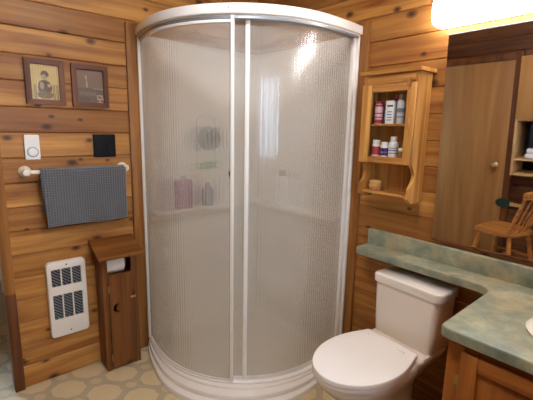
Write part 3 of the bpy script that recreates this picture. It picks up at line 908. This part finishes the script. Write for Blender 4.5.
MT['red'] = plain('red label', lin(178, 52, 56), 0.5)
MT['pinkw'] = plain('pale pink label', lin(226, 190, 196), 0.5)
MT['navy'] = plain('navy', lin(44, 62, 96), 0.4)
MT['blue'] = plain('blue print', lin(64, 96, 176), 0.5)
MT['violet'] = plain('violet label', lin(72, 40, 112), 0.5)
MT['greyblue'] = plain('blue grey plastic', lin(120, 134, 150), 0.4)
MT['silver'] = plain('silver white tube', lin(206, 208, 208), 0.35)
MT['amber'] = plain('amber jar', lin(150, 110, 60), 0.3)
def can(name, label, cat, x, y, z0, r, h, body, bands=(), cap=None, capr=0.6, caph=0.02, group='things in the glass cabinet'):
    tt = thing(name, label, cat, (x, y, z0), group=group)
    lathe('body', body, [(0.001, z0), (r*0.94, z0), (r, z0+0.003), (r, z0+h-0.010), (r*0.85, z0+h-0.002), (r*capr*0.9, z0+h)], (x, y, 0), 'Z', tt, n=20)
    for (ba, bb, m) in bands:
        lathe('label_band', m, [(r*1.003, z0+h*ba), (r*1.02, z0+h*ba), (r*1.02, z0+h*bb), (r*1.003, z0+h*bb)], (x, y, 0), 'Z', tt, n=20)
    if cap: lathe('cap', cap, [(r*capr, z0+h+0.0003), (r*capr, z0+h+caph), (r*capr*0.9, z0+h+caph+0.002), (0.001, z0+h+caph+0.002)], (x, y, 0), 'Z', tt, n=20)
    return tt
S1, S2, S3 = 1.5402, 1.3662, 1.1762
can('pill_bottle', 'pink and red bottle at the left of the upper cabinet shelf', 'bottle', 1.150, -0.068, S1, 0.022, 0.105, 'pinkw', ((0.03, 0.22, 'red'), (0.30, 0.36, 'red'), (0.5, 0.56, 'red'), (0.86, 0.97, 'red')), 'red', 0.8, 0.012)
can('pill_bottle', 'blue grey bottle beside the pink one on the upper cabinet shelf', 'bottle', 1.192, -0.045, S1, 0.019, 0.110, 'navy', ((0.2, 0.5, 'greyblue'), (0.6, 0.64, 'white_plastic')), 'navy', 0.7, 0.016)
tt = thing('medicine_box', 'white carton with dark print standing on the upper cabinet shelf', 'box', (1.226, -0.070, S1), group='things in the glass cabinet')
bx = box('carton', 'white_plastic', (1.203, -0.088, S1), (1.250, -0.050, S1+0.120), tt, bevel=0.001)
boxes('print_stripe', 'navy', [((1.212, -0.0888, S1+0.088), (1.246, -0.0882, S1+0.097))], bx, bevel=0)
for kk in range(4): boxes('print_stripe', 'blue', [((1.212+0.003*(kk % 2), -0.0888, S1+0.018+kk*0.014), (1.242, -0.0882, S1+0.022+kk*0.014))], bx, bevel=0)
can('spray_can', 'tall silver white can at the right of the upper cabinet shelf', 'can', 1.282, -0.068, S1, 0.0205, 0.128, 'silver', ((0.25, 0.3, 'greyblue'), (0.45, 0.62, 'greyblue')), 'white_plastic', 0.75, 0.02)
can('pill_bottle', 'dark blue bottle at the back of the upper cabinet shelf', 'bottle', 1.228, -0.030, S1, 0.017, 0.130, 'blue', (), 'red', 0.8, 0.02)
can('pill_bottle', 'white bottle with red label on the lower cabinet shelf', 'bottle', 1.150, -0.072, S2, 0.024, 0.068, 'white_plastic', ((0.12, 0.78, 'red'),), 'white_plastic', 0.85, 0.018)
can('pill_bottle', 'short white bottle with violet label on the lower cabinet shelf', 'bottle', 1.204, -0.075, S2, 0.021, 0.062, 'white_plastic', ((0.10, 0.75, 'violet'), (0.35, 0.42, 'white_plastic')), 'white_plastic', 0.8, 0.014)
can('pill_bottle', 'large white bottle with blue stripes on the lower cabinet shelf', 'bottle', 1.253, -0.066, S2, 0.026, 0.080, 'white_plastic', ((0.42, 0.48, 'blue'), (0.58, 0.62, 'navy'), (0.25, 0.29, 'navy')), 'white_plastic', 0.66, 0.026)
can('spice_jar', 'tiny amber jar with pale lid on the lower cabinet shelf', 'jar', 1.302, -0.072, S2, 0.0145, 0.034, 'amber', (), 'ivory', 0.92, 0.014)
MT['turned'] = wood('turned pale wood', (206, 158, 98), (168, 116, 62), 'X', tone=0.05)
tt = thing('trinket_jar', 'small turned wooden lidded jar on the open bottom shelf', 'jar', (1.160, -0.068, S3))
lathe('bowl', 'turned', [(0.001, S3), (0.026, S3), (0.035, S3+0.010), (0.038, S3+0.026), (0.034, S3+0.038), (0.030, S3+0.040)], (1.160, -0.068, 0), 'Z', tt)
lathe('lid', 'turned', [(0.032, S3+0.0402), (0.034, S3+0.046), (0.030, S3+0.053), (0.012, S3+0.057), (0.001, S3+0.058)], (1.160, -0.068, 0), 'Z', tt)

# ------------------------------------------------------------------ mirror and light fixture
TILT = math.radians(2.1)
mt = thing('wall_mirror', 'wide frameless mirror leaning slightly above the green backsplash', 'mirror', (2.2, -0.006, 0.965))
mt.rotation_euler = (TILT, 0, 0)
Lm = 0.981
box('mirror_glass', 'mirror', (-0.716, -0.005, 0), (0.72, -0.001, Lm), mt, bevel=0, local=True)
box('edge_strip', 'trim_dark', (-0.718, -0.008, -0.012), (0.722, 0.004, -0.0005), mt, bevel=0.001, local=True)
box('edge_strip', 'grey_metal', (-0.720, -0.008, Lm+0.0002), (0.722, 0.0, Lm+0.005), mt, bevel=0.001, local=True)

t = thing('light_fixture', 'long glowing white light fixture above the mirror', 'light fixture', (2.1, -0.06, 1.95))
FX0, FX1, FZ0, FZ1 = 1.398, 2.75, 1.986, 2.140
box('base_pan', 'white_metal', (FX0+0.02, -0.020, FZ0+0.030), (FX1-0.02, -0.001, FZ1-0.02), t)
rings = []
for (ins, y) in ((0.0, -0.0205), (0.0, -0.056), (0.005, -0.070), (0.015, -0.078), (0.030, -0.081)):
    rings.append([Vector((a, y, b)) for a, b in rrect(FX1-FX0-2*ins, FZ1-FZ0-2*ins, 0.048-ins*0.8, 7, (FX0+FX1)/2, (FZ0+FZ1)/2)])
loft('diffuser', 'diffuser', rings, t)

# ------------------------------------------------------------------ counter, sink, vanity
CT, CB = 0.845, 0.806
t = thing('countertop', 'mottled green laminate counter with narrow shelf over the toilet', 'countertop', (2.0, -0.3, CB))
def counter():
    pts = [(1.104, -0.001), (1.104, -0.115)]
    for k in range(7):
        a = math.radians(180+90*k/6); pts.append((1.126+0.022*math.cos(a), -0.124+0.022*math.sin(a)))
    rr = 0.075; xi, yi = 1.840, -0.146
    pts.append((1.62, -0.150))
    # concave corner into the deep part
    for k in range(10):
        a = math.radians(90-90*k/9)
        pts.append((xi-rr+rr*math.cos(a), -0.152-rr+rr*math.sin(a)))
    pts.append((1.847, -0.60))
    for k in range(6):
        a = math.radians(180+90*k/5); pts.append((1.875+0.028*math.cos(a), -0.625+0.028*math.sin(a)))
    pts += [(2.30, -0.655), (2.999, -0.655), (2.999, -0.001)]
    bm = bmesh.new()
    def inset(i):
        n = len(pts); p0, p1, p2 = Vector(pts[i-1]), Vector(pts[i]), Vector(pts[(i+1) % n])
        a, b = (p1-p0).normalized(), (p2-p1).normalized()
        na, nb = Vector((-a.y, a.x)), Vector((-b.y, b.x))
        m = na+nb; m = m/m.length_squared*2 if m.length_squared > 0.2 else na
        return m
    area = sum(pts[i-1][0]*pts[i][1]-pts[i][0]*pts[i-1][1] for i in range(len(pts)))
    sg = 1 if area > 0 else -1
    ns = [inset(i)*sg for i in range(len(pts))]
    def ring(ins, z): return [Vector((p[0]+n.x*ins, p[1]+n.y*ins, z)) for p, n in zip(pts, ns)]
    rings = [ring(0.003, CB), ring(0.0, CB+0.003), ring(0.0, CT-0.010), ring(0.001, CT-0.003), ring(0.003, CT-0.0008), ring(0.006, CT)]
    rs = bm_loft(bm, rings, cap=False)
    bm.faces.new(rs[0])
    # top face with the round basin cut-out
    cx, cy, rx, ry = 2.290, -0.385, 0.232, 0.172
    hole = [bm.verts.new((cx+rx*math.cos(2*PI*k/40), cy+ry*math.sin(2*PI*k/40), CT)) for k in range(40)]
    hb = [bm.verts.new((v.co.x, v.co.y, CB)) for v in hole]
    es = []
    top = rs[-1]
    for lst in (top, hole):
        for i in range(len(lst)):
            e_ = bm.edges.get((lst[i], lst[(i+1) % len(lst)])) or bm.edges.new((lst[i], lst[(i+1) % len(lst)]))
            es.append(e_)
    bmesh.ops.triangle_fill(bm, use_beauty=True, edges=es)
    for i in range(40): bm.faces.new((hole[i], hole[(i+1) % 40], hb[(i+1) % 40], hb[i]))
    return link('top', autosmooth(done(bm, 'top'), 40), 'laminate', t)
counter()
prism('backsplash', 'laminate', [(-0.001, CT+0.0003), (-0.022, CT+0.0003), (-0.022, 0.926), (-0.018, 0.932), (-0.012, 0.934), (-0.001, 0.934)], 'X', 1.104, 2.999, t, bevel=0)
# white basin
t = thing('sink', 'white oval basin set into the green counter', 'sink', (2.29, -0.385, 0.70))
rings = []
for (k, z) in ((1.00, CT-0.02), (1.13, CT+0.0005), (1.14, CT+0.008), (1.10, CT+0.016), (1.02, CT+0.016), (0.95, CT+0.008), (0.88, CT-0.04), (0.70, CT-0.10), (0.35, CT-0.135), (0.08, CT-0.140)):
    rings.append([Vector((2.29+0.225*k*math.cos(2*PI*q/40), -0.385+0.165*k*math.sin(2*PI*q/40), z)) for q in range(40)])
bm = bmesh.new(); rs = bm_loft(bm, rings, cap=False); bm.faces.new(rs[-1])
link('basin', autosmooth(done(bm, 'basin'), 60), 'porcelain', t)
lathe('drain', 'chrome', [(0.001, 0), (0.022, 0), (0.020, 0.003), (0.001, 0.002)], (2.29, -0.385, CT-0.1398), 'Z', t)

t = thing('vanity_cabinet', 'orange oak vanity cabinet with panelled door under the counter', 'vanity', (2.43, -0.31, 0))
VX0, VX1, VY = 1.872, 2.998, -0.622
box('side_panel', 'vanity_v', (VX0, VY+0.020, 0), (VX0+0.018, -0.003, CB-0.0005), t)
box('side_panel', 'vanity_v', (VX1-0.018, VY+0.020, 0), (VX1, -0.003, CB-0.0005), t)
box('face_stile', 'vanity_v', (VX0, VY, 0), (VX0+0.055, VY+0.0195, CB-0.0005), t)
box('face_stile', 'vanity_v', (VX1-0.055, VY, 0), (VX1, VY+0.0195, CB-0.0005), t)
box('face_rail', 'vanity_h', (VX0+0.0552, VY, 0.770), (VX1-0.0552, VY+0.0195, CB-0.0005), t)
box('face_rail', 'vanity_h', (VX0+0.0552, VY, 0.0), (VX1-0.0552, VY+0.0195, 0.11), t)
box('face_stile', 'vanity_v', (2.410, VY, 0.1102), (2.460, VY+0.0195, 0.7698), t)
box('bottom_board', 'vanity_h', (VX0+0.0185, VY+0.02, 0.09), (VX1-0.0185, -0.003, 0.105), t)
for (a, b) in ((1.924, 2.412), (2.458, 2.946)):
    y0, y1 = VY-0.020, VY-0.0008
    z0, z1, sw = 0.105, 0.776, 0.055
    dd = box('door', 'vanity_v', (a, y0, z0), (a+sw, y1, z1), t, bevel=0.004)
    box('door_stile', 'vanity_v', (b-sw, y0, z0), (b, y1, z1), dd, bevel=0.004)
    box('door_rail', 'vanity_h', (a+sw+0.0002, y0, z1-0.052), (b-sw-0.0002, y1, z1), dd, bevel=0.004)
    box('door_rail', 'vanity_h', (a+sw+0.0002, y0, z0), (b-sw-0.0002, y1, z0+0.052), dd, bevel=0.004)
    box('door_panel', 'vanity_v', (a+sw-0.004, y0+0.010, z0+0.048), (b-sw+0.004, y1-0.002, z1-0.048), dd, bevel=0.001)
    hx = a-0.004 if a < 2 else b+0.004
    for hz in (0.655, 0.20):
        lathe('hinge', 'brass', [(0.001, -0.026), (0.002, -0.026), (0.0045, -0.022), (0.0045, 0.022), (0.002, 0.026), (0.001, 0.028)], (hx, VY-0.009, hz), 'Z', dd, n=10)
        boxes('hinge_leaf', 'brass', [((hx-0.016, VY-0.003, hz-0.02), (hx-0.003, VY-0.0004, hz+0.02))], dd, bevel=0)

# ------------------------------------------------------------------ toilet
t = thing('toilet', 'white porcelain toilet with closed lid beside the vanity', 'toilet', (1.472, -0.006, 0), math.radians(-3.4))
def rr3(w_, y0, y1, r, z, n=6): return [Vector((a, b, z)) for a, b in rrect(w_, y1-y0, r, n, 0, (y0+y1)/2)]
loft('tank', 'porcelain', [rr3(0.326, -0.188, -0.015, 0.02, 0.432), rr3(0.334, -0.192, -0.012, 0.024, 0.438), rr3(0.346, -0.194, -0.010, 0.028, 0.52), rr3(0.362, -0.195, -0.010, 0.030, 0.7085)], t, local=True)
loft('tank_lid', 'porcelain', [rr3(0.372, -0.198, -0.008, 0.030, 0.7088), rr3(0.382, -0.203, -0.006, 0.031, 0.712), rr3(0.384, -0.204, -0.005, 0.032, 0.745), rr3(0.380, -0.202, -0.007, 0.030, 0.752), rr3(0.366, -0.194, -0.014, 0.024, 0.757)], t, local=True)
def seat_out(g, z, yb=-0.262, n=28):
    """outline of seat and lid, rounded nose at -y, straight back edge"""
    cy, rx, ry = -0.490, 0.193+g, 0.268+g
    pts = []
    for k in range(2*n+1):
        a = PI + PI*k/(2*n)
        pts.append(Vector((rx*math.cos(a), cy+ry*math.sin(a), z)))
    hb = 0.150+g
    P0, P1, P2, P3 = Vector((rx, cy)), Vector((rx, cy+0.10)), Vector((hb+0.012, yb-0.07-g)), Vector((hb, yb+g-0.012))
    rs_ = []
    for k in range(1, 13):
        s = k/12; q = P0*(1-s)**3 + P1*3*s*(1-s)**2 + P2*3*s*s*(1-s) + P3*s**3
        rs_.append(q)
    rs_.append(Vector((hb-0.004, yb+g-0.003))); rs_.append(Vector((hb-0.014, yb+g)))
    right = [Vector((q.x, q.y, z)) for q in rs_]
    left = [Vector((-q.x, q.y, z)) for q in reversed(rs_)]
    return pts + right + left
loft('seat_lid', 'seat_plastic', [seat_out(-0.004, 0.4425), seat_out(0.0, 0.445), seat_out(0.0, 0.459), seat_out(-0.003, 0.4635), seat_out(-0.010, 0.4655), seat_out(-0.05, 0.4670), seat_out(-0.10, 0.4675)], t, local=True)
loft('seat', 'seat_plastic', [seat_out(-0.006, 0.4225, -0.267), seat_out(-0.001, 0.425, -0.267), seat_out(-0.001, 0.437, -0.267), seat_out(-0.005, 0.4415, -0.267)], t, local=True)
def bowl_ring(hw, yf, yb, z, n=56):
    pts = []
    cy, ry = (yf+yb)/2, (yb-yf)/2
    for k in range(n):
        a = 2*PI*k/n; c, s = math.cos(a), math.sin(a)
        px = hw*math.copysign(abs(c)**0.85, c); py = cy+ry*math.copysign(abs(s)**0.9, s)
        pts.append(Vector((px, py, z)))
    return pts
loft('bowl', 'porcelain', [bowl_ring(0.112, -0.57, -0.07, 0.0), bowl_ring(0.112, -0.57, -0.07, 0.03), bowl_ring(0.104, -0.555, -0.09, 0.08), bowl_ring(0.108, -0.57, -0.10, 0.19),
                           bowl_ring(0.134, -0.635, -0.10, 0.28), bowl_ring(0.166, -0.705, -0.11, 0.35), bowl_ring(0.181, -0.735, -0.13, 0.388), bowl_ring(0.185, -0.746, -0.15, 0.410), bowl_ring(0.179, -0.740, -0.16, 0.4218)], t, local=True, ang=60)
loft('tank_shelf', 'porcelain', [rr3(0.20, -0.34, -0.05, 0.05, 0.28), rr3(0.27, -0.33, -0.03, 0.05, 0.35), rr3(0.325, -0.31, -0.018, 0.05, 0.402), rr3(0.335, -0.285, -0.014, 0.04, 0.420), rr3(0.325, -0.262, -0.018, 0.035, 0.4315)], t, local=True)
for sx in (-0.075, 0.075):
    lathe('seat_hinge', 'seat_plastic', [(0.001, 0.4317), (0.016, 0.4317), (0.016, 0.438), (0.012, 0.442), (0.001, 0.443)], (sx, -0.242, 0), 'Z', t, local=True, n=14)

# low black box between toilet and vanity, standing for an unidentified dark shape
t = thing('black_box', 'low black box between toilet and vanity', 'bin', (1.735, -0.12, 0))
loft('box_body', 'black', [rr3(0.12, -0.075, 0.075, 0.03, 0.0), rr3(0.125, -0.08, 0.08, 0.03, 0.004), rr3(0.145, -0.09, 0.09, 0.035, 0.15)], t, local=True)
loft('box_rim', 'black', [rr3(0.150, -0.093, 0.093, 0.036, 0.1505), rr3(0.154, -0.095, 0.095, 0.038, 0.154), rr3(0.150, -0.093, 0.093, 0.036, 0.158)], t, local=True)

# ------------------------------------------------------------------ what the mirror shows
d1 = struct(box('door_1', 'door', (0.17, RY+0.012, 0.006), (0.955, RY+0.046, 2.028)))
lathe('door_knob', 'knob_brass', [(0.001, 0.0005), (0.030, 0.0005), (0.030, 0.006), (0.012, 0.012), (0.012, 0.035), (0.028, 0.045), (0.031, 0.060), (0.022, 0.072), (0.001, 0.076)], (0.868, RY+0.046, 1.0), 'Y', d1)
struct(box('trim_5', 'trim_dark', (0.957, RY+0.0005, 0), (1.02, RY+0.052, 2.10)))
struct(box('trim_6', 'trim_dark', (0.105, RY+0.0005, 0), (0.168, RY+0.052, 2.10)))
struct(box('trim_7', 'trim_dark', (0.1685, RY+0.0005, 2.032), (0.9565, RY+0.050, 2.10)))

t = thing('storage_cupboard', 'tall wall cupboard with open shelves reflected beside the door', 'cupboard', (1.5, -2.45, 0.94))
UX0, UX1, UYB, UYF = 1.085, 1.86, RY+0.001, -2.30
MT['pale_v'] = wood('pale plywood', (196, 160, 112), (166, 126, 82), 'Z', tone=0.05)
MT['pale_h'] = wood('pale plywood edge', (200, 164, 114), (168, 128, 84), 'X', tone=0.05)
box('side_panel', 'pale_v', (UX0, UYB, 0.94), (UX0+0.02, UYF, 2.03), t)
box('side_panel', 'pale_v', (UX1-0.02, UYB, 0.94), (UX1, UYF, 2.03), t)
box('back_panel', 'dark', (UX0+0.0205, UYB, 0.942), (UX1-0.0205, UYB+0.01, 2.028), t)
for z in (0.942, 1.085, 1.452, 2.012):
    box('shelf', 'pale_h', (UX0+0.0205, UYB+0.0105, z), (UX1-0.0205, UYF, z+0.018), t)
cdoor = box('cupboard_door', 'door', (UX0+0.004, UYF+0.0005, 1.470), ((UX0+UX1)/2-0.002, UYF+0.018, 2.026), t)
box('cupboard_door', 'door', ((UX0+UX1)/2+0.002, UYF+0.0005, 1.470), (UX1-0.004, UYF+0.018, 2.026), t)
MT['navy_cloth'] = plain('navy cloth', lin(24, 28, 44), 0.9, bump=0.4)
MT['white_cloth'] = plain('white cloth', lin(220, 222, 228), 0.9, bump=0.4)
tag(box('folded_blanket', 'navy_cloth', (1.20, -2.56, 1.2005), (1.45, -2.33, 1.44), bevel=0.03, seg=4), 'dark navy folded blanket on the upper open cupboard shelf', 'blanket')
tag(box('folded_towel', 'white_cloth', (1.18, -2.56, 1.1035), (1.47, -2.33, 1.1500), bevel=0.018, seg=4), 'white folded towel, lower of the pair under the navy blanket', 'towel', 'folded white towels on the cupboard shelf')
tag(box('folded_towel', 'white_cloth', (1.19, -2.56, 1.1505), (1.46, -2.34, 1.2000), bevel=0.018, seg=4), 'white folded towel, upper of the pair under the navy blanket', 'towel', 'folded white towels on the cupboard shelf')
t = thing('paddle', 'dark green paddle with pale wooden handle hung by the door', 'paddle', (0.98, RY+0.03, 0.59))
MT['paddle_green'] = plain('dark green rubber', lin(18, 54, 48), 0.6)
lathe('blade', 'paddle_green', [(0.001, 0.0545), (0.062, 0.0545), (0.064, 0.058), (0.062, 0.064), (0.001, 0.064)], (0.982, RY, 0.603), 'Y', t, n=28, sx=1.2, sy=0.78)
MT['pale_h2'] = MT['pale_h']
prism('handle', 'pale_h', [(1.045, 0.622), (1.16, 0.608), (1.16, 0.580), (1.045, 0.584)], 'Y', RY+0.0545, RY+0.072, t, bevel=0.004)

# wooden spindle-back chair, facing local -y
t = thing('wooden_chair', 'golden pine spindle-back chair reflected in the mirror', 'chair', (1.13, -2.165, 0), math.radians(-77.5))
def seat_ring(k, z):
    pts = []
    for q in range(40):
        a = 2*PI*q/40; c, s = math.cos(a), math.sin(a)
        wx = 0.205-0.02*s
        pts.append(Vector((wx*k*math.copysign(abs(c)**0.55, c), 0.205*k*math.copysign(abs(s)**0.55, s), z)))
    return pts
loft('seat', 'chair', [seat_ring(0.90, 0.412), seat_ring(0.985, 0.422), seat_ring(1.0, 0.438), seat_ring(0.97, 0.448), seat_ring(0.80, 0.444), seat_ring(0.4, 0.440)], t, local=True)
lt = {}
for sx in (-1, 1):
    for sy in (-1, 1):
        a, b = Vector((sx*0.205, sy*0.205, 0)), Vector((sx*0.145, sy*0.14, 0.416))
        ks = (0, 0.12, 0.3, 0.5, 0.62, 0.66, 0.7, 0.85, 1)
        tube('leg', 'chair', [a.lerp(b, s) for s in ks], [0.013, 0.016, 0.020, 0.022, 0.017, 0.021, 0.017, 0.020, 0.016], t, 12, local=True)
        lt[(sx, sy)] = a.lerp(b, 0.42)
for sx in (-1, 1): tube('stretcher', 'chair', [lt[(sx, -1)], lt[(sx, -1)].lerp(lt[(sx, 1)], 0.5), lt[(sx, 1)]], [0.009, 0.014, 0.009], t, 10, local=True)
tube('stretcher', 'chair', [lt[(-1, -1)].lerp(lt[(-1, 1)], 0.5), lt[(1, -1)].lerp(lt[(1, 1)], 0.5)], [0.011, 0.011], t, 10, local=True)
for k in range(6):
    u = -1+2*k/5
    end = Vector((u*0.20, 0.30-0.03*u*u, 0.80)); st = Vector((u*0.155, 0.155-0.02*u*u, 0.444))
    rad = 0.015 if k in (0, 5) else 0.0075
    tube('spindle' if rad < 0.01 else 'back_post', 'chair', [st, st.lerp(end, 0.5), end], [rad*0.9, rad*1.15, rad*0.85], t, 10, local=True)
rings = []
for k in range(13):
    u = -1+2*k/12
    c = Vector((u*0.225, 0.305-0.03*u*u, 0.835)); h = 0.042-0.012*u*u
    rings.append([c+Vector((0, a, b)) for a, b in rrect(0.022, 2*h, 0.009, 3)])
loft('crest_rail', 'chair', rings, t, local=True)

# sheer curtain over part of the window
def curtain():
    bm = bmesh.new()
    n = 60; y0, y1 = -1.30, -0.99
    rows = []
    for z in (1.16, 1.6, 2.09):
        rows.append([bm.verts.new((RX-0.06+0.012*math.sin(k*1.1), y0+(y1-y0)*k/n, z)) for k in range(n+1)])
    for a, b in zip(rows[:-1], rows[1:]):
        for k in range(n): bm.faces.new((a[k], a[k+1], b[k+1], b[k])).smooth = True
    o = link('sheer_curtain', done(bm, 'sheer_curtain'), 'curtain')
    sm = o.modifiers.new('thickness', 'SOLIDIFY'); sm.thickness = 0.002
    return tag(o, 'pale sheer curtain hanging at the side wall window', 'curtain')
m, nt, b, o_ = new_mat('sheer curtain cloth')
tl = nd(nt, 'ShaderNodeBsdfTranslucent'); tl.inputs[0].default_value = (0.85, 0.85, 0.9, 1)
b.inputs['Base Color'].default_value = (0.8, 0.8, 0.85, 1); b.inputs['Roughness'].default_value = 0.9
mx = nd(nt, 'ShaderNodeMixShader'); mx.inputs[0].default_value = 0.6
nt.links.new(b.outputs[0], mx.inputs[1]); nt.links.new(tl.outputs[0], mx.inputs[2]); nt.links.new(mx.outputs[0], o_.inputs[0])
MT['curtain'] = m
curtain()

# unseen dome lamp, added as fill to brighten the room and shower
t = thing('added_fill_lamp', 'unseen round fill lamp added above the open floor', 'fill lamp', (1.40, -1.25, HC-0.10))
lathe('base_ring', 'white_metal', [(0.001, HC-0.022), (0.165, HC-0.022), (0.168, HC-0.001), (0.001, HC-0.001)], (1.40, -1.25, 0), 'Z', t, n=40)
lathe('fill_dome', 'dome', [(0.155, HC-0.0225), (0.150, HC-0.045), (0.125, HC-0.070), (0.080, HC-0.088), (0.030, HC-0.096), (0.001, HC-0.097)], (1.40, -1.25, 0), 'Z', t, n=40)
